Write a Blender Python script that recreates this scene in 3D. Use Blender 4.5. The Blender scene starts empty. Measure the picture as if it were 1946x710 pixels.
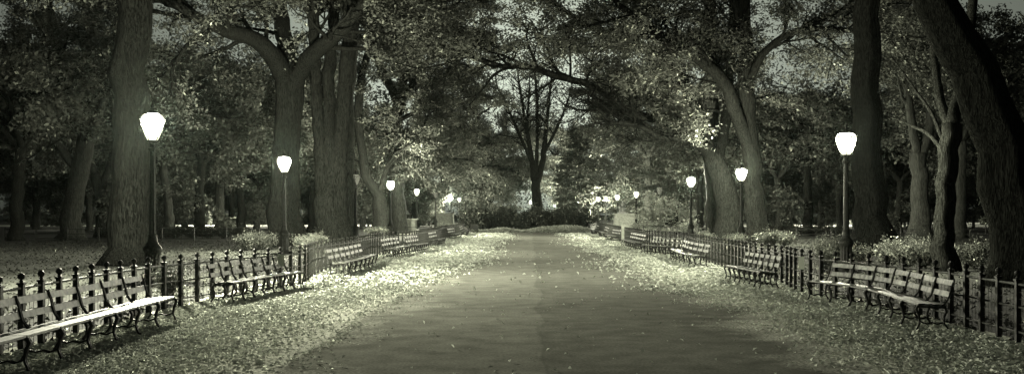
import bpy, math, random
import numpy as np
R = math.radians
C = bpy.context.scene.collection
S = bpy.context.scene
# ------------------------------------------------------------------ camera
F = 2000.0                      # focal length in photo pixels (photo is 1946 wide)
HX, HY, EYE = 1010.0, 406.0, 1.7
cam = bpy.data.cameras.new('camera'); co = bpy.data.objects.new('camera', cam); C.objects.link(co)
co.location = (0, 0, EYE); co.rotation_euler = (R(90), 0, 0)
cam.sensor_width = 36; cam.lens = 36*F/1946
cam.shift_x = -(HX-973)/1946; cam.shift_y = (HY-355)/1946
cam.clip_start = 0.1; cam.clip_end = 3000
S.camera = co
# ------------------------------------------------------------------ world
W = bpy.data.worlds.new('World'); S.world = W; W.use_nodes = True
nt = W.node_tree; nt.nodes.clear()
out = nt.nodes.new('ShaderNodeOutputWorld'); bg = nt.nodes.new('ShaderNodeBackground')
sky = nt.nodes.new('ShaderNodeTexSky'); sky.sky_type = 'NISHITA'; sky.sun_disc = False
sky.sun_elevation = R(6); sky.sun_rotation = R(0); sky.air_density = 1.5; sky.dust_density = 3
bw = nt.nodes.new('ShaderNodeRGBToBW'); nt.links.new(sky.outputs[0], bw.inputs[0])
mx = nt.nodes.new('ShaderNodeVectorMath'); mx.operation = 'SCALE'
mx.inputs[0].default_value = (0.86, 0.95, 0.78)
nt.links.new(bw.outputs[0], mx.inputs['Scale'])
nt.links.new(mx.outputs[0], bg.inputs[0]); bg.inputs[1].default_value = 0.027
nt.links.new(bg.outputs[0], out.inputs[0])
# ------------------------------------------------------------------ exposure and render
S.view_settings.view_transform = 'Standard'; S.view_settings.look = 'None'
S.view_settings.exposure = 0.0; S.view_settings.gamma = 1
cy = S.cycles
cy.max_bounces = 5; cy.diffuse_bounces = 3; cy.glossy_bounces = 2; cy.transmission_bounces = 3
cy.transparent_max_bounces = 6; cy.volume_bounces = 0; cy.sample_clamp_indirect = 2.0
cy.caustics_reflective = False; cy.caustics_refractive = False
cy.use_denoising = True; cy.use_light_tree = True
try: cy.denoiser = 'OPENIMAGEDENOISE'
except Exception: pass
LAMP_W = 8500.0
LAMP_COL = (1.0, 0.98, 0.76)
HAZE = 0.000015

def XY(px, s): return ((px-HX)/s, F/s)
def P(px, py, s): return np.array(((px-HX)/s, F/s, EYE+(HY-py)/s))

# ------------------------------------------------------------------ helpers
class MB:
    def __init__(self): self.v = []; self.f = []; self.n = 0
    def add(self, vs, fs):
        b = self.n
        self.v.extend([tuple(map(float, v)) for v in vs]); self.n += len(vs)
        self.f.extend([tuple(b+i for i in f) for f in fs])
    def box(self, c, ax, ay, az):
        """c centre, ax ay az half-axis vectors"""
        c = np.array(c, float); ax = np.array(ax, float); ay = np.array(ay, float); az = np.array(az, float)
        vs = [c+i*ax+j*ay+k*az for k in (-1, 1) for j in (-1, 1) for i in (-1, 1)]
        self.add(vs, [(0,2,3,1),(4,5,7,6),(0,1,5,4),(2,6,7,3),(0,4,6,2),(1,3,7,5)])
    def bar(self, a, b, w, h=None, up=(0,0,1)):
        a = np.array(a, float); b = np.array(b, float); d = b-a; L = np.linalg.norm(d); d = d/L
        s = np.cross(d, np.array(up, float)); s /= np.linalg.norm(s); u = np.cross(s, d)
        self.box((a+b)/2, d*L/2, s*w/2, u*(h or w)/2)
    def tube(self, pts, rad, n=8, flute=None, cap=True):
        pts = [np.array(p, float) for p in pts]
        m = len(pts)
        if not hasattr(rad, '__len__'): rad = [rad]*m
        ref = np.array((0.31, 0.95, 0.02)); vs = []; 
        d0 = pts[-1]-pts[0]; d0 /= (np.linalg.norm(d0)+1e-9)
        if abs(d0 @ ref) > 0.9: ref = np.array((0.95, -0.31, 0.1))
        for i in range(m):
            d = pts[min(i+1, m-1)]-pts[max(i-1, 0)]; d = d/(np.linalg.norm(d)+1e-9)
            a = ref-(ref@d)*d; a /= (np.linalg.norm(a)+1e-9); b = np.cross(d, a)
            for k in range(n):
                t = 2*math.pi*k/n; r = rad[i]
                if flute: r *= flute(t, i)
                vs.append(pts[i]+r*(math.cos(t)*a+math.sin(t)*b))
        fs = [(i*n+k, i*n+(k+1) % n, (i+1)*n+(k+1) % n, (i+1)*n+k) for i in range(m-1) for k in range(n)]
        if cap: fs += [tuple(range(n-1, -1, -1)), tuple((m-1)*n+k for k in range(n))]
        self.add(vs, fs)
    def lathe(self, prof, n=16, c=(0,0,0), flute=None):
        c = np.array(c, float); m = len(prof); vs = []
        for (r, z) in prof:
            for k in range(n):
                t = 2*math.pi*k/n; rr = r*(flute(t, z) if flute else 1)
                vs.append(c+np.array((rr*math.cos(t), rr*math.sin(t), z)))
        fs = [(i*n+k, i*n+(k+1) % n, (i+1)*n+(k+1) % n, (i+1)*n+k) for i in range(m-1) for k in range(n)]
        fs += [tuple(range(n-1, -1, -1)), tuple((m-1)*n+k for k in range(n))]
        self.add(vs, fs)
    def build(self, name, mat, parent=None, smooth=False):
        me = bpy.data.meshes.new(name); me.from_pydata(self.v, [], self.f)
        if smooth: me.polygons.foreach_set('use_smooth', [True]*len(me.polygons))
        me.materials.append(mat); me.update()
        o = bpy.data.objects.new(name, me); C.objects.link(o)
        if parent: o.parent = parent
        return o

def quads_mesh(name, V, mat, parent=None, nv=4):
    """V: (N,nv,3) array of polygons"""
    N = len(V); me = bpy.data.meshes.new(name)
    me.vertices.add(N*nv); me.vertices.foreach_set('co', V.reshape(-1).astype(np.float32))
    me.loops.add(N*nv); me.loops.foreach_set('vertex_index', np.arange(N*nv, dtype=np.int32))
    me.polygons.add(N); me.polygons.foreach_set('loop_start', np.arange(0, N*nv, nv, dtype=np.int32))
    me.update(calc_edges=True); me.materials.append(mat)
    o = bpy.data.objects.new(name, me); C.objects.link(o)
    if parent: o.parent = parent
    return o

def leaf_quads(c, size, rng, up=0.7, spread=1.0, aspect=0.5, bend=0.12):
    N = len(c); size = np.broadcast_to(size, (N,)) * rng.uniform(0.65, 1.25, N)
    n = rng.normal(size=(N, 3))*spread; n[:, 2] += up*1.6; n /= np.linalg.norm(n, axis=1)[:, None]
    u = rng.normal(size=(N, 3)); u -= (u*n).sum(1)[:, None]*n; u /= np.linalg.norm(u, axis=1)[:, None]
    v = np.cross(n, u); L = (size*0.5)[:, None]; w = L*aspect*rng.uniform(0.8, 1.2, N)[:, None]
    return np.stack([c-u*L-n*L*bend, c+v*w+u*L*0.1+n*L*bend, c+u*L-n*L*bend*1.6, c-v*w+u*L*0.1+n*L*bend], 1)

def tag(o, label=None, cat=None, group=None, kind=None):
    if label: o['label'] = label
    if cat: o['category'] = cat
    if group: o['group'] = group
    if kind: o['kind'] = kind
    return o
def empty(name, loc=(0,0,0), rz=0):
    o = bpy.data.objects.new(name, None); C.objects.link(o); o.location = loc; o.rotation_euler = (0, 0, rz)
    o.empty_display_size = 0.3
    return o
def copy_thing(o, parent=None):
    c = o.copy(); C.objects.link(c)
    if parent is not None: c.parent = parent
    for ch in list(kids[o.name]) if o.name in kids else [x for x in o.children]: copy_thing(ch, c)
    return c
kids = {}

# ------------------------------------------------------------------ materials
def mat(name, col, rough=0.8, spec=0.3, metal=0.0):
    m = bpy.data.materials.new(name); m.use_nodes = True
    b = m.node_tree.nodes['Principled BSDF']
    b.inputs['Base Color'].default_value = (*col, 1); b.inputs['Roughness'].default_value = rough
    b.inputs['Specular IOR Level'].default_value = spec; b.inputs['Metallic'].default_value = metal
    return m
def nodes(m): return m.node_tree.nodes, m.node_tree.links, m.node_tree.nodes['Principled BSDF']
def noise_col(m, c0, c1, scale=(4,4,4), detail=6, lo=0.35, hi=0.65, bump=0.0, bdist=0.02, distort=0.0, coord='Object'):
    n, l, b = nodes(m)
    tc = n.new('ShaderNodeTexCoord'); mp = n.new('ShaderNodeMapping'); mp.inputs['Scale'].default_value = scale
    nz = n.new('ShaderNodeTexNoise'); nz.inputs['Scale'].default_value = 1; nz.inputs['Detail'].default_value = detail
    nz.inputs['Distortion'].default_value = distort
    cr = n.new('ShaderNodeValToRGB'); cr.color_ramp.elements[0].position = lo; cr.color_ramp.elements[1].position = hi
    cr.color_ramp.elements[0].color = (*c0, 1); cr.color_ramp.elements[1].color = (*c1, 1)
    l.new(tc.outputs[coord], mp.inputs[0]); l.new(mp.outputs[0], nz.inputs['Vector'])
    l.new(nz.outputs[0], cr.inputs[0]); l.new(cr.outputs[0], b.inputs['Base Color'])
    if bump:
        bp = n.new('ShaderNodeBump'); bp.inputs['Strength'].default_value = bump; bp.inputs['Distance'].default_value = bdist
        l.new(nz.outputs[0], bp.inputs['Height']); l.new(bp.outputs[0], b.inputs['Normal'])
    return m
def g(v, t=1.0): return (v*0.95, v*1.0, v*0.88)
BARK = noise_col(mat('bark', g(.1), .95, .0), g(.005), g(.023), (26, 26, 3.2), 8, .40, .62, 1.0, .10, 1.2)
BARKD = noise_col(mat('dark_bark', g(.06), .95, .1), g(.012), g(.045), (18, 18, 2.6), 6, .38, .66, 0.9, .06, 0.8)
IRON = noise_col(mat('black_iron', g(.02), .55, .12), g(.012), g(.03), (20, 20, 20), 4)
IRON2 = noise_col(mat('worn_iron', g(.05), .6, .12), g(.015), g(.06), (9, 9, 9), 5)
WOOD = noise_col(mat('weathered_wood', g(.2), .55, .35), g(.02), g(.16), (9, 9, 9), 7, .36, .70, .3, .01)
_n, _l, _b = nodes(WOOD); _g = _n.new('ShaderNodeNewGeometry'); _m = _n.new('ShaderNodeMix'); _m.data_type = 'RGBA'; _m.blend_type = 'MULTIPLY'; _m.inputs[0].default_value = 1
_r = _n.new('ShaderNodeMapRange'); _r.inputs[3].default_value = .55; _r.inputs[4].default_value = 1.6; _l.new(_g.outputs['Random Per Island'], _r.inputs[0])
_src = _b.inputs['Base Color'].links[0].from_socket; _l.new(_src, _m.inputs[6]); _l.new(_r.outputs[0], _m.inputs[7]); _l.new(_m.outputs[2], _b.inputs['Base Color'])
STONE = noise_col(mat('granite', g(.3), .8, .2), g(.18), g(.30), (5, 5, 5), 8, bump=.3)
BRONZE = noise_col(mat('bronze', g(.05), .5, .5), g(.03), g(.08), (5, 5, 5), 6)
SIGN = mat('white_plate', g(.75), .6)
def leafmat(name, lo, hi, trans=0.35, gloss=0.03):
    m = bpy.data.materials.new(name); m.use_nodes = True; n = m.node_tree.nodes; l = m.node_tree.links; n.clear()
    o = n.new('ShaderNodeOutputMaterial'); d = n.new('ShaderNodeBsdfDiffuse'); t = n.new('ShaderNodeBsdfTranslucent')
    mxs = n.new('ShaderNodeMixShader'); mxs.inputs[0].default_value = trans
    ge = n.new('ShaderNodeNewGeometry'); cr = n.new('ShaderNodeValToRGB')
    cr.color_ramp.elements[0].color = (*lo, 1); cr.color_ramp.elements[1].color = (*hi, 1)
    cr.color_ramp.elements[0].position = 0.1; cr.color_ramp.elements[1].position = 1.0
    nz = n.new('ShaderNodeTexNoise'); nz.inputs['Scale'].default_value = 0.7
    ad = n.new('ShaderNodeMath'); ad.operation = 'MULTIPLY_ADD'; ad.inputs[1].default_value = 0.6
    sb = n.new('ShaderNodeMath'); sb.operation = 'MULTIPLY_ADD'; sb.inputs[1].default_value = 1.2; sb.inputs[2].default_value = -0.4
    l.new(ge.outputs['Position'], nz.inputs['Vector']); l.new(nz.outputs[0], sb.inputs[0])
    l.new(ge.outputs['Random Per Island'], ad.inputs[0]); l.new(sb.outputs[0], ad.inputs[2])
    l.new(ad.outputs[0], cr.inputs[0]); l.new(cr.outputs[0], d.inputs[0]); l.new(cr.outputs[0], t.inputs[0])
    gl = n.new('ShaderNodeBsdfGlossy'); gl.inputs['Roughness'].default_value = .4; gl.inputs[0].default_value = (.9, .95, .8, 1)
    m2 = n.new('ShaderNodeMixShader'); m2.inputs[0].default_value = gloss
    l.new(d.outputs[0], mxs.inputs[1]); l.new(t.outputs[0], mxs.inputs[2])
    l.new(mxs.outputs[0], m2.inputs[1]); l.new(gl.outputs[0], m2.inputs[2]); l.new(m2.outputs[0], o.inputs[0])
    return m
LEAF = leafmat('elm_leaves', g(.035), g(.14))
LEAFB = leafmat('pale_lamplit_leaves', g(.18), g(.42))  # lightened to stand for lamplight on the young tree; ground cover shares it
LEAFD = leafmat('dark_evergreen_leaves', g(.02), g(.05), .15)
SHRUB = leafmat('shrub_leaves', g(.05), g(.13))
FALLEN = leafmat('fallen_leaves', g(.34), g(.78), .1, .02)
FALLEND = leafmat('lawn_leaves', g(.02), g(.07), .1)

# globe glass: gives off light, and lets the bulb inside shine through
def globe_mat(name, strength):
    m = bpy.data.materials.new(name); m.use_nodes = True; n = m.node_tree.nodes; l = m.node_tree.links; n.clear()
    o = n.new('ShaderNodeOutputMaterial'); e = n.new('ShaderNodeEmission'); t = n.new('ShaderNodeBsdfTransparent'); a = n.new('ShaderNodeAddShader')
    e.inputs[0].default_value = (0.90, 0.90, 0.68, 1); e.inputs[1].default_value = strength
    l.new(e.outputs[0], a.inputs[0]); l.new(t.outputs[0], a.inputs[1]); l.new(a.outputs[0], o.inputs[0])
    return m
LIT = globe_mat('lit_glass', 1.2)
UNLIT_GLOW = globe_mat('faint_glow_glass', 0.10)  # glass of lamps that are off, with a faint glow added

# ------------------------------------------------------------------ ground
def sheet(name, pts, z, m, label, cat=None):
    mb = MB(); mb.add([(x, y, z) for x, y in pts], [tuple(range(len(pts)))])
    o = mb.build(name, m); tag(o, kind='structure'); return o
LAWN = mat('lawn', g(.06), .95, .1)
noise_col(LAWN, g(.014), g(.06), (7, 7, 7), 9, .36, .66, .6, .04)
ROADM = noise_col(mat('pale_road', g(.3), .9, .1), g(.26), g(.36), (2, 2, 2), 4)
sheet('lawn', [(-700,-60),(700,-60),(700,1400),(-700,1400)], 0.0, LAWN, '')
PATHM = mat('path_asphalt', g(.1), .9, .0)
n, l, b = nodes(PATHM)
ge = n.new('ShaderNodeNewGeometry'); sx = n.new('ShaderNodeSeparateXYZ'); l.new(ge.outputs['Position'], sx.inputs[0])
def mth(op, a, b_=None, c_=None, clamp=False):
    m = n.new('ShaderNodeMath'); m.operation = op; m.use_clamp = clamp
    for i, v in enumerate((a, b_, c_)):
        if v is None: continue
        if isinstance(v, (int, float)): m.inputs[i].default_value = v
        else: l.new(v, m.inputs[i])
    return m.outputs[0]
def nz(scale, detail=5, vec=None, dist=0.0):
    t = n.new('ShaderNodeTexNoise'); t.inputs['Scale'].default_value = scale; t.inputs['Detail'].default_value = detail
    t.inputs['Distortion'].default_value = dist
    l.new(vec or ge.outputs['Position'], t.inputs['Vector']); return t.outputs[0]
X = sx.outputs[0]; Y = sx.outputs[1]
big = nz(0.35, 5); mid = nz(2.2, 6); fine = nz(26, 7); grit = nz(120, 3)
# litter amount: more towards the benches (from x=-2.7 on the left and x=3.3 on the right)
wob = mth('MULTIPLY_ADD', big, 3.6, -1.8)
lef = mth('MULTIPLY_ADD', X, -.9, -2.2); rig = mth('MULTIPLY_ADD', X, .8, -2.6)
side = mth('MAXIMUM', lef, rig); lit = mth('ADD', side, wob)
lit = mth('MULTIPLY_ADD', mid, 1.6, mth('ADD', lit, -0.5))
lit = mth('MULTIPLY', lit, 1.0, None, True)
spk = mth('MULTIPLY', mth('MULTIPLY_ADD', fine, 5.0, -2.1), lit, None, True)
# paving: left lane paler than the right lane, meeting along a wandering joint
jx = mth('ADD', X, mth('MULTIPLY_ADD', nz(0.25, 3), 0.8, -0.55))
lane = mth('MULTIPLY_ADD', jx, -12.0, 0.5, True)
crack = mth('SUBTRACT', 1.0, mth('MULTIPLY', mth('ABSOLUTE', jx), mth('MULTIPLY_ADD', nz(1.6, 4), 60.0, -8.0), None, True), None, True)
# cross joints from patching
patch = nz(0.22, 2)
base = mth('MULTIPLY_ADD', lane, 0.035, 0.165)
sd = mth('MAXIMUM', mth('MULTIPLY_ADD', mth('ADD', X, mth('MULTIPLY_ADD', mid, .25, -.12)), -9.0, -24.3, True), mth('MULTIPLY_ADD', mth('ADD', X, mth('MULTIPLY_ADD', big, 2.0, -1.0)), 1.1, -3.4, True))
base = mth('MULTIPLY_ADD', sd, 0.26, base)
base = mth('MULTIPLY_ADD', mth('MULTIPLY_ADD', patch, 1.0, -0.5), 0.13, base)
base = mth('MULTIPLY', base, mth('MULTIPLY_ADD', grit, 1.1, 0.45))
base = mth('MULTIPLY', base, mth('MULTIPLY_ADD', mid, 1.1, 0.45)); base = mth('MULTIPLY', base, mth('MULTIPLY_ADD', fine, 1.2, 0.4))
base = mth('MULTIPLY', base, mth('MULTIPLY_ADD', crack, -0.15, 1.0))
tot = mth('MULTIPLY_ADD', spk, mth('MULTIPLY_ADD', grit, 0.4, 0.12), base)
cc = n.new('ShaderNodeCombineXYZ'); l.new(mth('MULTIPLY', tot, .98), cc.inputs[0]); l.new(tot, cc.inputs[1]); l.new(mth('MULTIPLY', tot, .88), cc.inputs[2])
l.new(cc.outputs[0], b.inputs['Base Color'])
bp = n.new('ShaderNodeBump'); bp.inputs['Strength'].default_value = .3; bp.inputs['Distance'].default_value = .006
l.new(mth('MULTIPLY_ADD', spk, 1.0, mth('MULTIPLY', grit, 0.4)), bp.inputs['Height']); l.new(bp.outputs[0], b.inputs['Normal'])
sheet('path', [(-6.6,-10),(6.6,-10),(6.6,50),(5.9,84),(12,88),(12,96),(-12,96),(-12,88),(-6.0,84),(-6.6,50)], 0.004, PATHM, '')
for x0, x1 in ((-260, -16), (16, 260)):
    sheet('road', [(x0,138),(x1,146),(x1,158),(x0,158)], 0.008, ROADM, '')

# ------------------------------------------------------------------ fences
def smooth_path(w, step):
    w = [np.array(p, float) for p in w]
    pts = []
    for i in range(len(w)-1):
        p0 = w[max(i-1, 0)]; p1 = w[i]; p2 = w[i+1]; p3 = w[min(i+2, len(w)-1)]
        for t in np.linspace(0, 1, 12, endpoint=False):
            pts.append(0.5*((2*p1)+(-p0+p2)*t+(2*p0-5*p1+4*p2-p3)*t*t+(-p0+3*p1-3*p2+p3)*t**3))
    pts.append(w[-1]); pts = np.array(pts)
    d = np.r_[0, np.cumsum(np.linalg.norm(np.diff(pts, axis=0), axis=1))]
    n_ = max(1, int(round(d[-1]/step))); q = np.linspace(0, d[-1], n_+1)
    return np.stack([np.interp(q, d, pts[:, k]) for k in range(pts.shape[1])], 1)
FH = 0.84
def post_mb(mb, x, y, a=0):
    c, s_ = math.cos(a), math.sin(a)
    mb.box((x, y, (FH-.03)/2), (.033*c, .033*s_, 0), (-.033*s_, .033*c, 0), (0, 0, (FH-.03)/2))
    mb.box((x, y, FH-.015), (.045*c, .045*s_, 0), (-.045*s_, .045*c, 0), (0, 0, .013))
def finial_mb(mb, x, y, n=10):
    mb.lathe([(.012, FH-.003), (.036, FH+.012), (.018, FH+.025), (.02, FH+.035), (.038, FH+.052), (.046, FH+.075), (.038, FH+.1), (.018, FH+.115), (.004, FH+.125)], n, (x, y, 0))
pm = MB(); post_mb(pm, 0, 0); post0 = pm.build('post', IRON)
fm = MB(); finial_mb(fm, 0, 0); fin0 = fm.build('finial', IRON, post0)
def park_fence(way, label):
    pts = smooth_path(way, 0.62)
    root = empty('iron_fence', (pts[0][0], pts[0][1], 0)); tag(root, label, 'fence', 'ball topped iron fences along the path')
    o3 = np.array((pts[0][0], pts[0][1], 0))
    far = MB(); ra = MB(); rb = MB(); rc = MB(); mesh = MB()
    for i, (x, y) in enumerate(pts):
        j = min(i+1, len(pts)-1); k = max(i-1, 0); a = math.atan2(pts[j][1]-pts[k][1], pts[j][0]-pts[k][0])
        if i < 98:
            p = post0.copy(); C.objects.link(p); p.parent = root; p.location = (x-o3[0], y-o3[1], 0); p.rotation_euler = (0, 0, a)
            f = fin0.copy(); C.objects.link(f); f.parent = p
        else:
            post_mb(far, x-o3[0], y-o3[1], a); finial_mb(far, x-o3[0], y-o3[1], 6)
        if i < len(pts)-1:
            A = np.array((x, y, 0))-o3; B = np.array((pts[i+1][0], pts[i+1][1], 0))-o3
            for z, r, rails in ((.77, .019, ra), (.47, .015, rb), (.14, .015, rc)):
                rails.tube([A+(0, 0, z), B+(0, 0, z)], r, 6, cap=False)
            if y < 36:
                for q in np.linspace(0, 1, 6)[1:-1]:
                    Q = A+(B-A)*q; mesh.bar(Q+(0, 0, .03), Q+(0, 0, .70), .0045, up=(0, 1, 0))
                for z in (.25, .36, .58, .67):
                    mesh.bar(A+(0, 0, z), B+(0, 0, z), .004)
    for q_ in (ra, rb, rc): q_.build('rail', IRON2, root, True)
    mesh.build('wire_mesh', IRON, root)
    if far.n: tag(far.build('post', IRON, root), kind='stuff')
    return pts
LF = [(-6.3,7),(-6.35,12),(-6.55,15.5),(-6.62,18.2),(-6.3,20.4),(-6.05,21.8),(-5.6,24),(-5.5,25.6),(-5.9,28.6),(-5.95,31.5),(-5.85,35),(-6.0,39),(-5.95,42.8),(-5.5,45.8),(-5.3,48.5),(-5.35,53),(-5.35,59),(-5.7,66),(-5.6,73),(-5.6,80),(-5.9,92)]
RF = [(6.35,9),(6.45,14),(6.55,16.5),(6.45,18.4),(6.1,20.2),(5.85,21.4),(5.8,23),(5.95,25),(5.85,28),(5.95,31),(6.0,35),(6.05,39),(6.25,42.4),(5.7,46),(5.35,50),(5.35,56),(5.3,61),(5.5,67),(5.6,74),(5.7,83),(6.1,98)]
park_fence(LF, 'black iron fence with ball finials behind the benches on the left side of the path')
park_fence(RF, 'black iron fence with ball finials behind the benches on the right side of the path')
bpy.data.objects.remove(fin0); bpy.data.objects.remove(post0)

def rail_fence(pts, label, h=.72, step=2.2):
    P_ = smooth_path(pts, step); o3 = np.array((P_[0][0], P_[0][1], 0))
    root = empty('rail_fence', tuple(o3)); tag(root, label, 'fence', 'low rail fences across the lawns')
    ra = MB(); rb = MB(); rc = MB()
    for i, (x, y) in enumerate(P_):
        m = MB(); q = np.array((x, y, 0))-o3
        m.box(q+(0, 0, h/2+.03), (.035, 0, 0), (0, .035, 0), (0, 0, h/2+.03)); m.lathe([(.02, h+.06), (.05, h+.09), (.02, h+.13)], 8, q)
        m.build('post', IRON, root)
        if i < len(P_)-1:
            B = np.array((P_[i+1][0], P_[i+1][1], 0))-o3
            for z, rails in ((h, ra), (h*.58, rb), (h*.2, rc)): rails.bar(q+(0, 0, z), B+(0, 0, z), .035)
    for q_ in (ra, rb, rc): q_.build('rail', IRON, root)
rail_fence([(-34,68),(-24,67),(-13,66)], 'low black rail fence crossing the left lawn between the tree trunks')
rail_fence([(-13,76),(-7.5,79)], 'short low rail fence behind the unlit lamp post left of the path')
rail_fence([(8.5,80),(14,70),(15,67),(30,66),(34,66)], 'low black rail fence crossing the right lawn behind the bushes')
rail_fence([(12,90),(26,88),(46,86)], 'farther low rail fence beside the dark hedge on the right lawn')

# small white plates wired to the fences
def plate(x, y, w, ang, label):
    m = MB(); c, s_ = math.cos(ang), math.sin(ang)
    m.box((0, 0, .66), (w/2*c, w/2*s_, 0), (-.004*s_, .004*c, 0), (0, 0, .135)); o = m.build('sign_plate', SIGN); o.location = (x, y, 0)
    f = MB(); f.tube([(0, 0, .79), (0, 0, .815)], .008, 6); f.build('hanger', IRON, o)
    tag(o, label, 'sign', 'small white plates on the fences')
plate(-5.63, 23.65, .14, R(20), 'small white plate on the left fence behind the far end of the second bench')
plate(5.72, 22.3, .12, R(-20), 'small white plate on the right fence beyond the nearest bench')

# ------------------------------------------------------------------ benches
SH, BD = .40, .43
def bench(way, n_, out_sign, label, grp='slatted park benches lining the path'):
    """way: seat-front polyline on the ground; out_sign -1 = back towards -x, +1 = towards +x"""
    w = smooth_path(way, .01); 
    d = np.r_[0, np.cumsum(np.linalg.norm(np.diff(w, axis=0), axis=1))]
    q = np.linspace(0, d[-1], n_+1); N = np.stack([np.interp(q, d, w[:, 0]), np.interp(q, d, w[:, 1])], 1)
    o2 = N.mean(0); N = N-o2
    root = empty('park_bench', (o2[0], o2[1], 0)); tag(root, label, 'bench', grp)
    nrm = []
    for i in range(n_+1):
        t = N[min(i+1, n_)]-N[max(i-1, 0)]; t /= np.linalg.norm(t); m = np.array((t[1], -t[0]))
        if m[0]*out_sign < 0: m = -m
        nrm.append(m)
    def pt(i, dep, z): return np.array((N[i][0]+nrm[i][0]*dep, N[i][1]+nrm[i][1]*dep, z))
    seat = MB(); back = MB()
    for i in range(n_):
        A = lambda dep, z, e: pt(i, dep, z)+(pt(i+1, dep, z)-pt(i, dep, z))*e
        for k in range(4):
            dep = .03+k*.105; z = SH-.008*k+(.0 if k else -.006)
            seat.bar(A(dep+.045, z, .012), A(dep+.045, z, .988), .093, .026)
        for (dep, z, hh, tilt) in ((.49, .535, .08, .3), (.535, .70, .08, .25)):
            a = A(dep, z, .015); b_ = A(dep, z, .985)
            m = np.array((*nrm[i], 0)); up = np.array((m[0]*tilt, m[1]*tilt, 1.0))
            back.bar(a, b_, .024, hh, up=up)
    seat.build('seat', WOOD, root); back.build('backrest', WOOD, root)
    for i in range(n_+1):
        for off in ((-.016, .016) if 0 < i < n_ else (0,)):
            t = (N[min(i+1, n_)]-N[max(i-1, 0)]); t /= np.linalg.norm(t); o3 = np.array((t[0]*off, t[1]*off, 0))
            if off == 0 or off < 0: fr = MB()
            q_ = lambda dep, z: pt(i, dep, z)+o3
            fr.tube([q_(.03, SH-.02), q_(-.005, SH-.07), q_(.035, .24), q_(.05, .14), q_(.01, .04), q_(-.035, .0)], [.02, .026, .02, .016, .016, .022], 6)
            fr.tube([q_(.40, SH-.03), q_(.43, SH-.10), q_(.39, .22), q_(.40, .12), q_(.46, .03), q_(.49, .0)], [.02, .024, .019, .016, .016, .022], 6)
            fr.tube([q_(.045, .15), q_(.15, .115), q_(.22, .135), q_(.30, .115), q_(.395, .14)], .013, 6)
            fr.tube([q_(.0, SH-.03), q_(.2, SH-.045), q_(.40, SH-.05)], .017, 6)
            fr.tube([q_(.36, SH-.02), q_(.40, SH+.0), q_(.455, .48), q_(.475, .56), q_(.50, .66), q_(.545, .765)], [.014, .014, .013, .012, .012, .011], 6)
        fr.build('side_frame', IRON, root, True)
bench([(-5.25,8.6),(-5.38,11.8),(-5.46,14),(-5.57,16.5)], 9, -1, 'nearest left bench, cut by the edge of the picture, with a brightly lit seat')
bench([(-5.62,19.9),(-5.42,21.9),(-5.13,23.8)], 7, -1, 'second bench on the left, behind its shadow, in front of the second lamp')
bench([(-4.95,28.0),(-4.92,30.8),(-4.97,33.9)], 7, -1, 'third bench on the left, in front of the forked trunk and unlit lamp')
bench([(-5.08,39.1),(-5.1,41.3),(-4.98,43.4)], 7, -1, 'fourth bench on the left, its end touching the bench turned to the camera')
bench([(-4.82,44.2),(-4.6,47.2)], 6, -1, 'fifth bench on the left, just right of the long curved one')
bench([(-4.68,53),(-4.66,57)], 6, -1, 'sixth bench on the left, at the corner where the fence ends below the unlit lamp')
bench([(-4.88,67.5),(-4.76,72)], 6, -1, 'seventh bench on the left, second from the far end of its row')
bench([(-4.84,78.5),(-4.95,82),(-5.1,86)], 6, -1, 'farthest bench on the left, next to the dark litter bin')
bench([(5.38,20.5),(5.60,19.7),(5.78,18.5),(5.72,17.1),(5.60,16.0),(5.56,15.2)], 7, 1, 'nearest right bench, long dark curved row in shade on fallen leaves')
bench([(4.88,26.6),(4.98,25.2),(5.1,23.6)], 7, 1, 'second bench on the right, in front of the ivy clad trunk and its lamp')
bench([(5.14,39.2),(4.95,36),(5.02,32.6)], 7, 1, 'third bench on the right, with a pale seat, below the lit lamp')
bench([(4.66,44.8),(4.95,43.3),(5.5,41.8)], 7, 1, 'fourth bench on the right, turned broadside to the camera')
bench([(4.58,54),(4.66,47.6)], 7, 1, 'fifth bench on the right, with seat shining, beside the fence gate post')
bench([(4.58,66),(4.78,62.3)], 6, 1, 'sixth bench on the right, boxy end towards the camera by the pedestal')
bench([(5.0,79),(4.78,72)], 6, 1, 'seventh bench on the right, second from the far end of its row')
bench([(5.1,91),(4.82,83.5)], 6, 1, 'farthest bench on the right, next to the planting bed')

# litter bin at the far end
m = MB(); m.box((0,0,.36), (.31,0,0), (0,.31,0), (0,0,.34)); 
binr = m.build('litter_bin', IRON); binr.location = (-5.25, 97, 0); tag(binr, 'dark square litter bin at the far end of the left benches', 'bin')
m = MB(); m.box((0,0,.725), (.35,0,0), (0,.35,0), (0,0,.025)); m.build('rim', IRON2, binr)
m = MB(); m.box((.33,-.33,.36), (.03,0,0), (0,.03,0), (0,0,.36)); m.box((-.33,-.33,.36), (.03,0,0), (0,.03,0), (0,0,.36)); m.build('corner_post', IRON2, binr)
# stone post at a fence gap on the right
m = MB(); m.box((0,0,.5), (.13,0,0), (0,.13,0), (0,0,.5)); gp = m.build('stone_post', STONE); gp.location = (5.28, 60.2, 0); tag(gp, 'pale square post where the right fence steps behind the fifth bench', 'post')
m = MB(); m.box((0,0,1.03), (.16,0,0), (0,.16,0), (0,0,.03)); m.build('cap', STONE, gp)

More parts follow.
